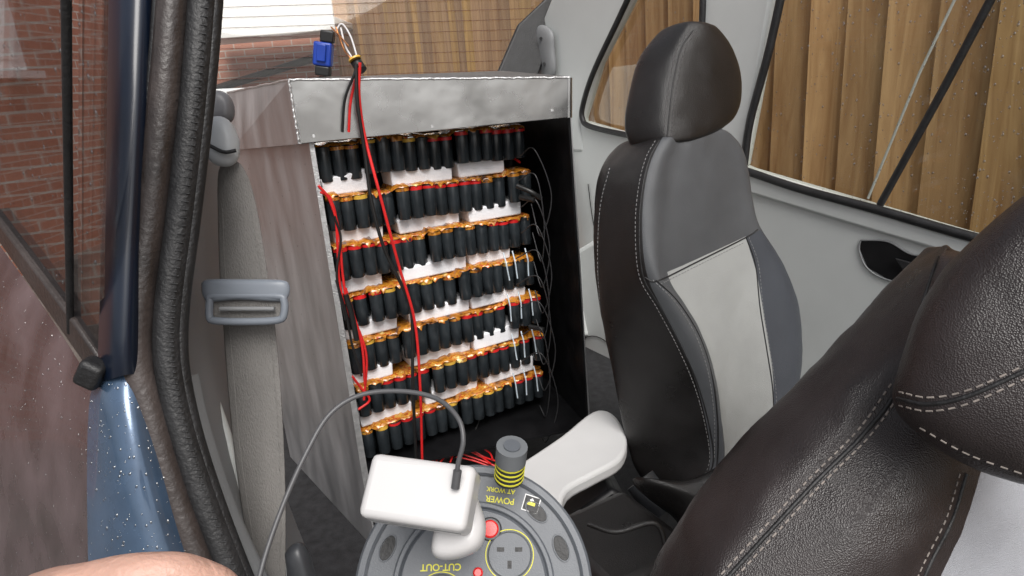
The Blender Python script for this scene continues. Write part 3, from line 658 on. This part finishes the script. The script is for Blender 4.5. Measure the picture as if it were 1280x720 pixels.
text("CUT-OUT",552,709,.011,yelp,math.pi+.02,z=.0098)
mxu,myu=px(664,630); sq("maker_badge",mxu,myu,.021,.020,.0005,.0012,whitet,-.3,0); sq("maker_badge_inner",mxu,myu,.0185,.0175,.0013,.0017,rub,-.3,0)
sq("badge_mark",mxu,myu,.010,.004,.0018,.0022,yelp,-.3,0); sq("badge_mark_b",mxu+.001,myu+.004,.004,.004,.0018,.0022,whitet,.4,0)
hb=W(636,598,.80); hd_=(W(640,558,.775)-hb)
tubes("winding_handle_core",[[hb,hb+hd_*.6]],.0175,reeld,reel,smooth=False,res=8)
tubes("winding_handle_grip",[[hb+hd_*.56,hb+hd_]],.0185,mat("handle_grey",(.15,.16,.17),.5),reel,smooth=False,res=8)
tubes("winding_handle_bands",[[hb+hd_*.08,hb+hd_*.12],[hb+hd_*.22,hb+hd_*.26],[hb+hd_*.36,hb+hd_*.40],[hb+hd_*.50,hb+hd_*.54]],.0181,yelp,reel,smooth=False,res=8)
tubes("winding_handle_cap",[[hb+hd_*1.001,hb+hd_*1.04]],.010,reelm,reel,smooth=False,res=8)
# ================================================================== ADAPTER
ad_=empty("power_adapter")
az=(-F*.86+U*.45+R*-.12).normalized(); ax=(R*.985-U*.17); ax=(ax-az*ax.dot(az)).normalized(); ay=az.cross(ax)
AC=W(527,618,.70); AM=Matrix((ax,ay,az)).transposed().to_4x4(); AM.translation=AC
box("adapter_body",(-.057,-.033,-.022),(.057,.033,.022),whitep,ad_,.008,AM)
pp=[(560,625),(590,615),(603,640),(607,662),(600,684),(580,696),(556,700),(542,694),(541,678),(548,650)]
pillow("plug_body",[PL(u,v,W(575,665,.73),az) for u,v in pp],az,.020,whitep,ad_,Tb=.022,pw=.35)
tubes("plug_part_line",[[PL(u,v,W(575,665,.727),az) for u,v in ((543,690),(558,697),(580,693),(600,681))]],.0006,plasd,ad_)
tubes("adapter_part_line",[[AM@Vector((-.0572,-.026,.002)),AM@Vector((-.0572,.026,.002))],[AM@Vector((-.050,-.0332,.002)),AM@Vector((.050,-.0332,.002))]],.0004,plasd,ad_,smooth=False,res=1)
cab=[(570,600,.675),(573,578,.67),(579,550,.67),(572,522,.68),(545,498,.70),(500,489,.71),(450,494,.71),(412,518,.70),(383,566,.68),(352,636,.65),(326,715,.62),(315,790,.60)]
pc=empty("charging_cable")
tubes("cable_jacket",[[W(*q) for q in cab]],.0026,cabm,pc)
tubes("cable_plug",[[W(569,610,.672),W(572,588,.67)]],.0045,cabm,pc,smooth=False)
# ================================================================== HAND
hand=empty("hand")
skin=mat("skin",(.46,.27,.205),.45,0,.12,30,.45,300,col2=(.56,.34,.27))
skin.node_tree.nodes["Principled BSDF"].inputs["Subsurface Weight"].default_value=.1
skin.node_tree.nodes["Principled BSDF"].inputs["Subsurface Radius"].default_value=(.01,.004,.002)
def skinmesh(name,verts,edges,rad,par):
    me=bpy.data.meshes.new(name); me.from_pydata([tuple(v) for v in verts],edges,[]); o=bpy.data.objects.new(name,me); sc.collection.objects.link(o)
    me.materials.append(skin); md=o.modifiers.new("skin","SKIN")
    for i,q in enumerate(me.skin_vertices[0].data): q.radius=(rad[i],rad[i]); q.use_root=(i==0)
    md.use_smooth_shade=True; s_=o.modifiers.new("s","SUBSURF"); s_.levels=2; s_.render_levels=2; o.parent=par; return o
D=.30
pv=[(-60,860,D+.02,.026),(0,810,D+.01,.026),(60,780,D,.024)]
vv=[W(a,b,c) for a,b,c,_ in pv]; rr=[q[3] for q in pv]; ee=[(0,1),(1,2)]
fing=[[(95,735,D-.01,.013),(160,716,D-.015,.0108),(225,712,D-.01,.0102),(275,728,D+.0,.0092),(298,752,D+.01,.008)],
      [(110,760,D+.005,.013),(175,748,D,.0105),(240,755,D+.005,.0098),(285,785,D+.015,.0088),(290,820,D+.02,.0075)],
      [(110,790,D+.015,.013),(170,790,D+.012,.0105),(230,800,D+.015,.0095),(262,830,D+.02,.0085),(262,860,D+.03,.0072)],
      [(90,820,D+.03,.012),(150,830,D+.03,.009),(200,840,D+.03,.0085),(225,862,D+.035,.0072)],
      [(20,790,D-.03,.014),(70,795,D-.05,.012),(130,810,D-.055,.0105),(180,815,D-.05,.009)]]
for fg in fing:
    pr=2
    for q in fg:
        vv.append(W(q[0],q[1]+4,q[2])); rr.append(q[3]*.95); ee.append((pr,len(vv)-1)); pr=len(vv)-1
skinmesh("palm_and_fingers",vv,ee,rr,hand)
# ================================================================== LIGHT
w=bpy.data.worlds.new("World"); sc.world=w; w.use_nodes=True; nt=w.node_tree
sky=nt.nodes.new("ShaderNodeTexSky"); sky.sky_type='NISHITA'; sky.sun_disc=False
el=math.radians(50); az_=math.radians(165)
sky.sun_elevation=el; sky.sun_rotation=az_; sky.dust_density=4
hs=nt.nodes.new("ShaderNodeHueSaturation"); hs.inputs["Saturation"].default_value=.25
nt.links.new(sky.outputs[0],hs.inputs["Color"]); nt.links.new(hs.outputs[0],nt.nodes["Background"].inputs[0]); nt.nodes["Background"].inputs[1].default_value=.15
sl=bpy.data.lights.new("sun","SUN"); sl.energy=2.5; sl.angle=math.radians(35); sl.color=(1,.97,.93); so=bpy.data.objects.new("sun",sl); sc.collection.objects.link(so)
sd=Vector((math.sin(az_)*math.cos(el),math.cos(az_)*math.cos(el),math.sin(el)))
so.rotation_euler=sd.to_track_quat('Z','Y').to_euler()
sc.view_settings.view_transform='Standard'; sc.view_settings.look='None'; sc.view_settings.exposure=0
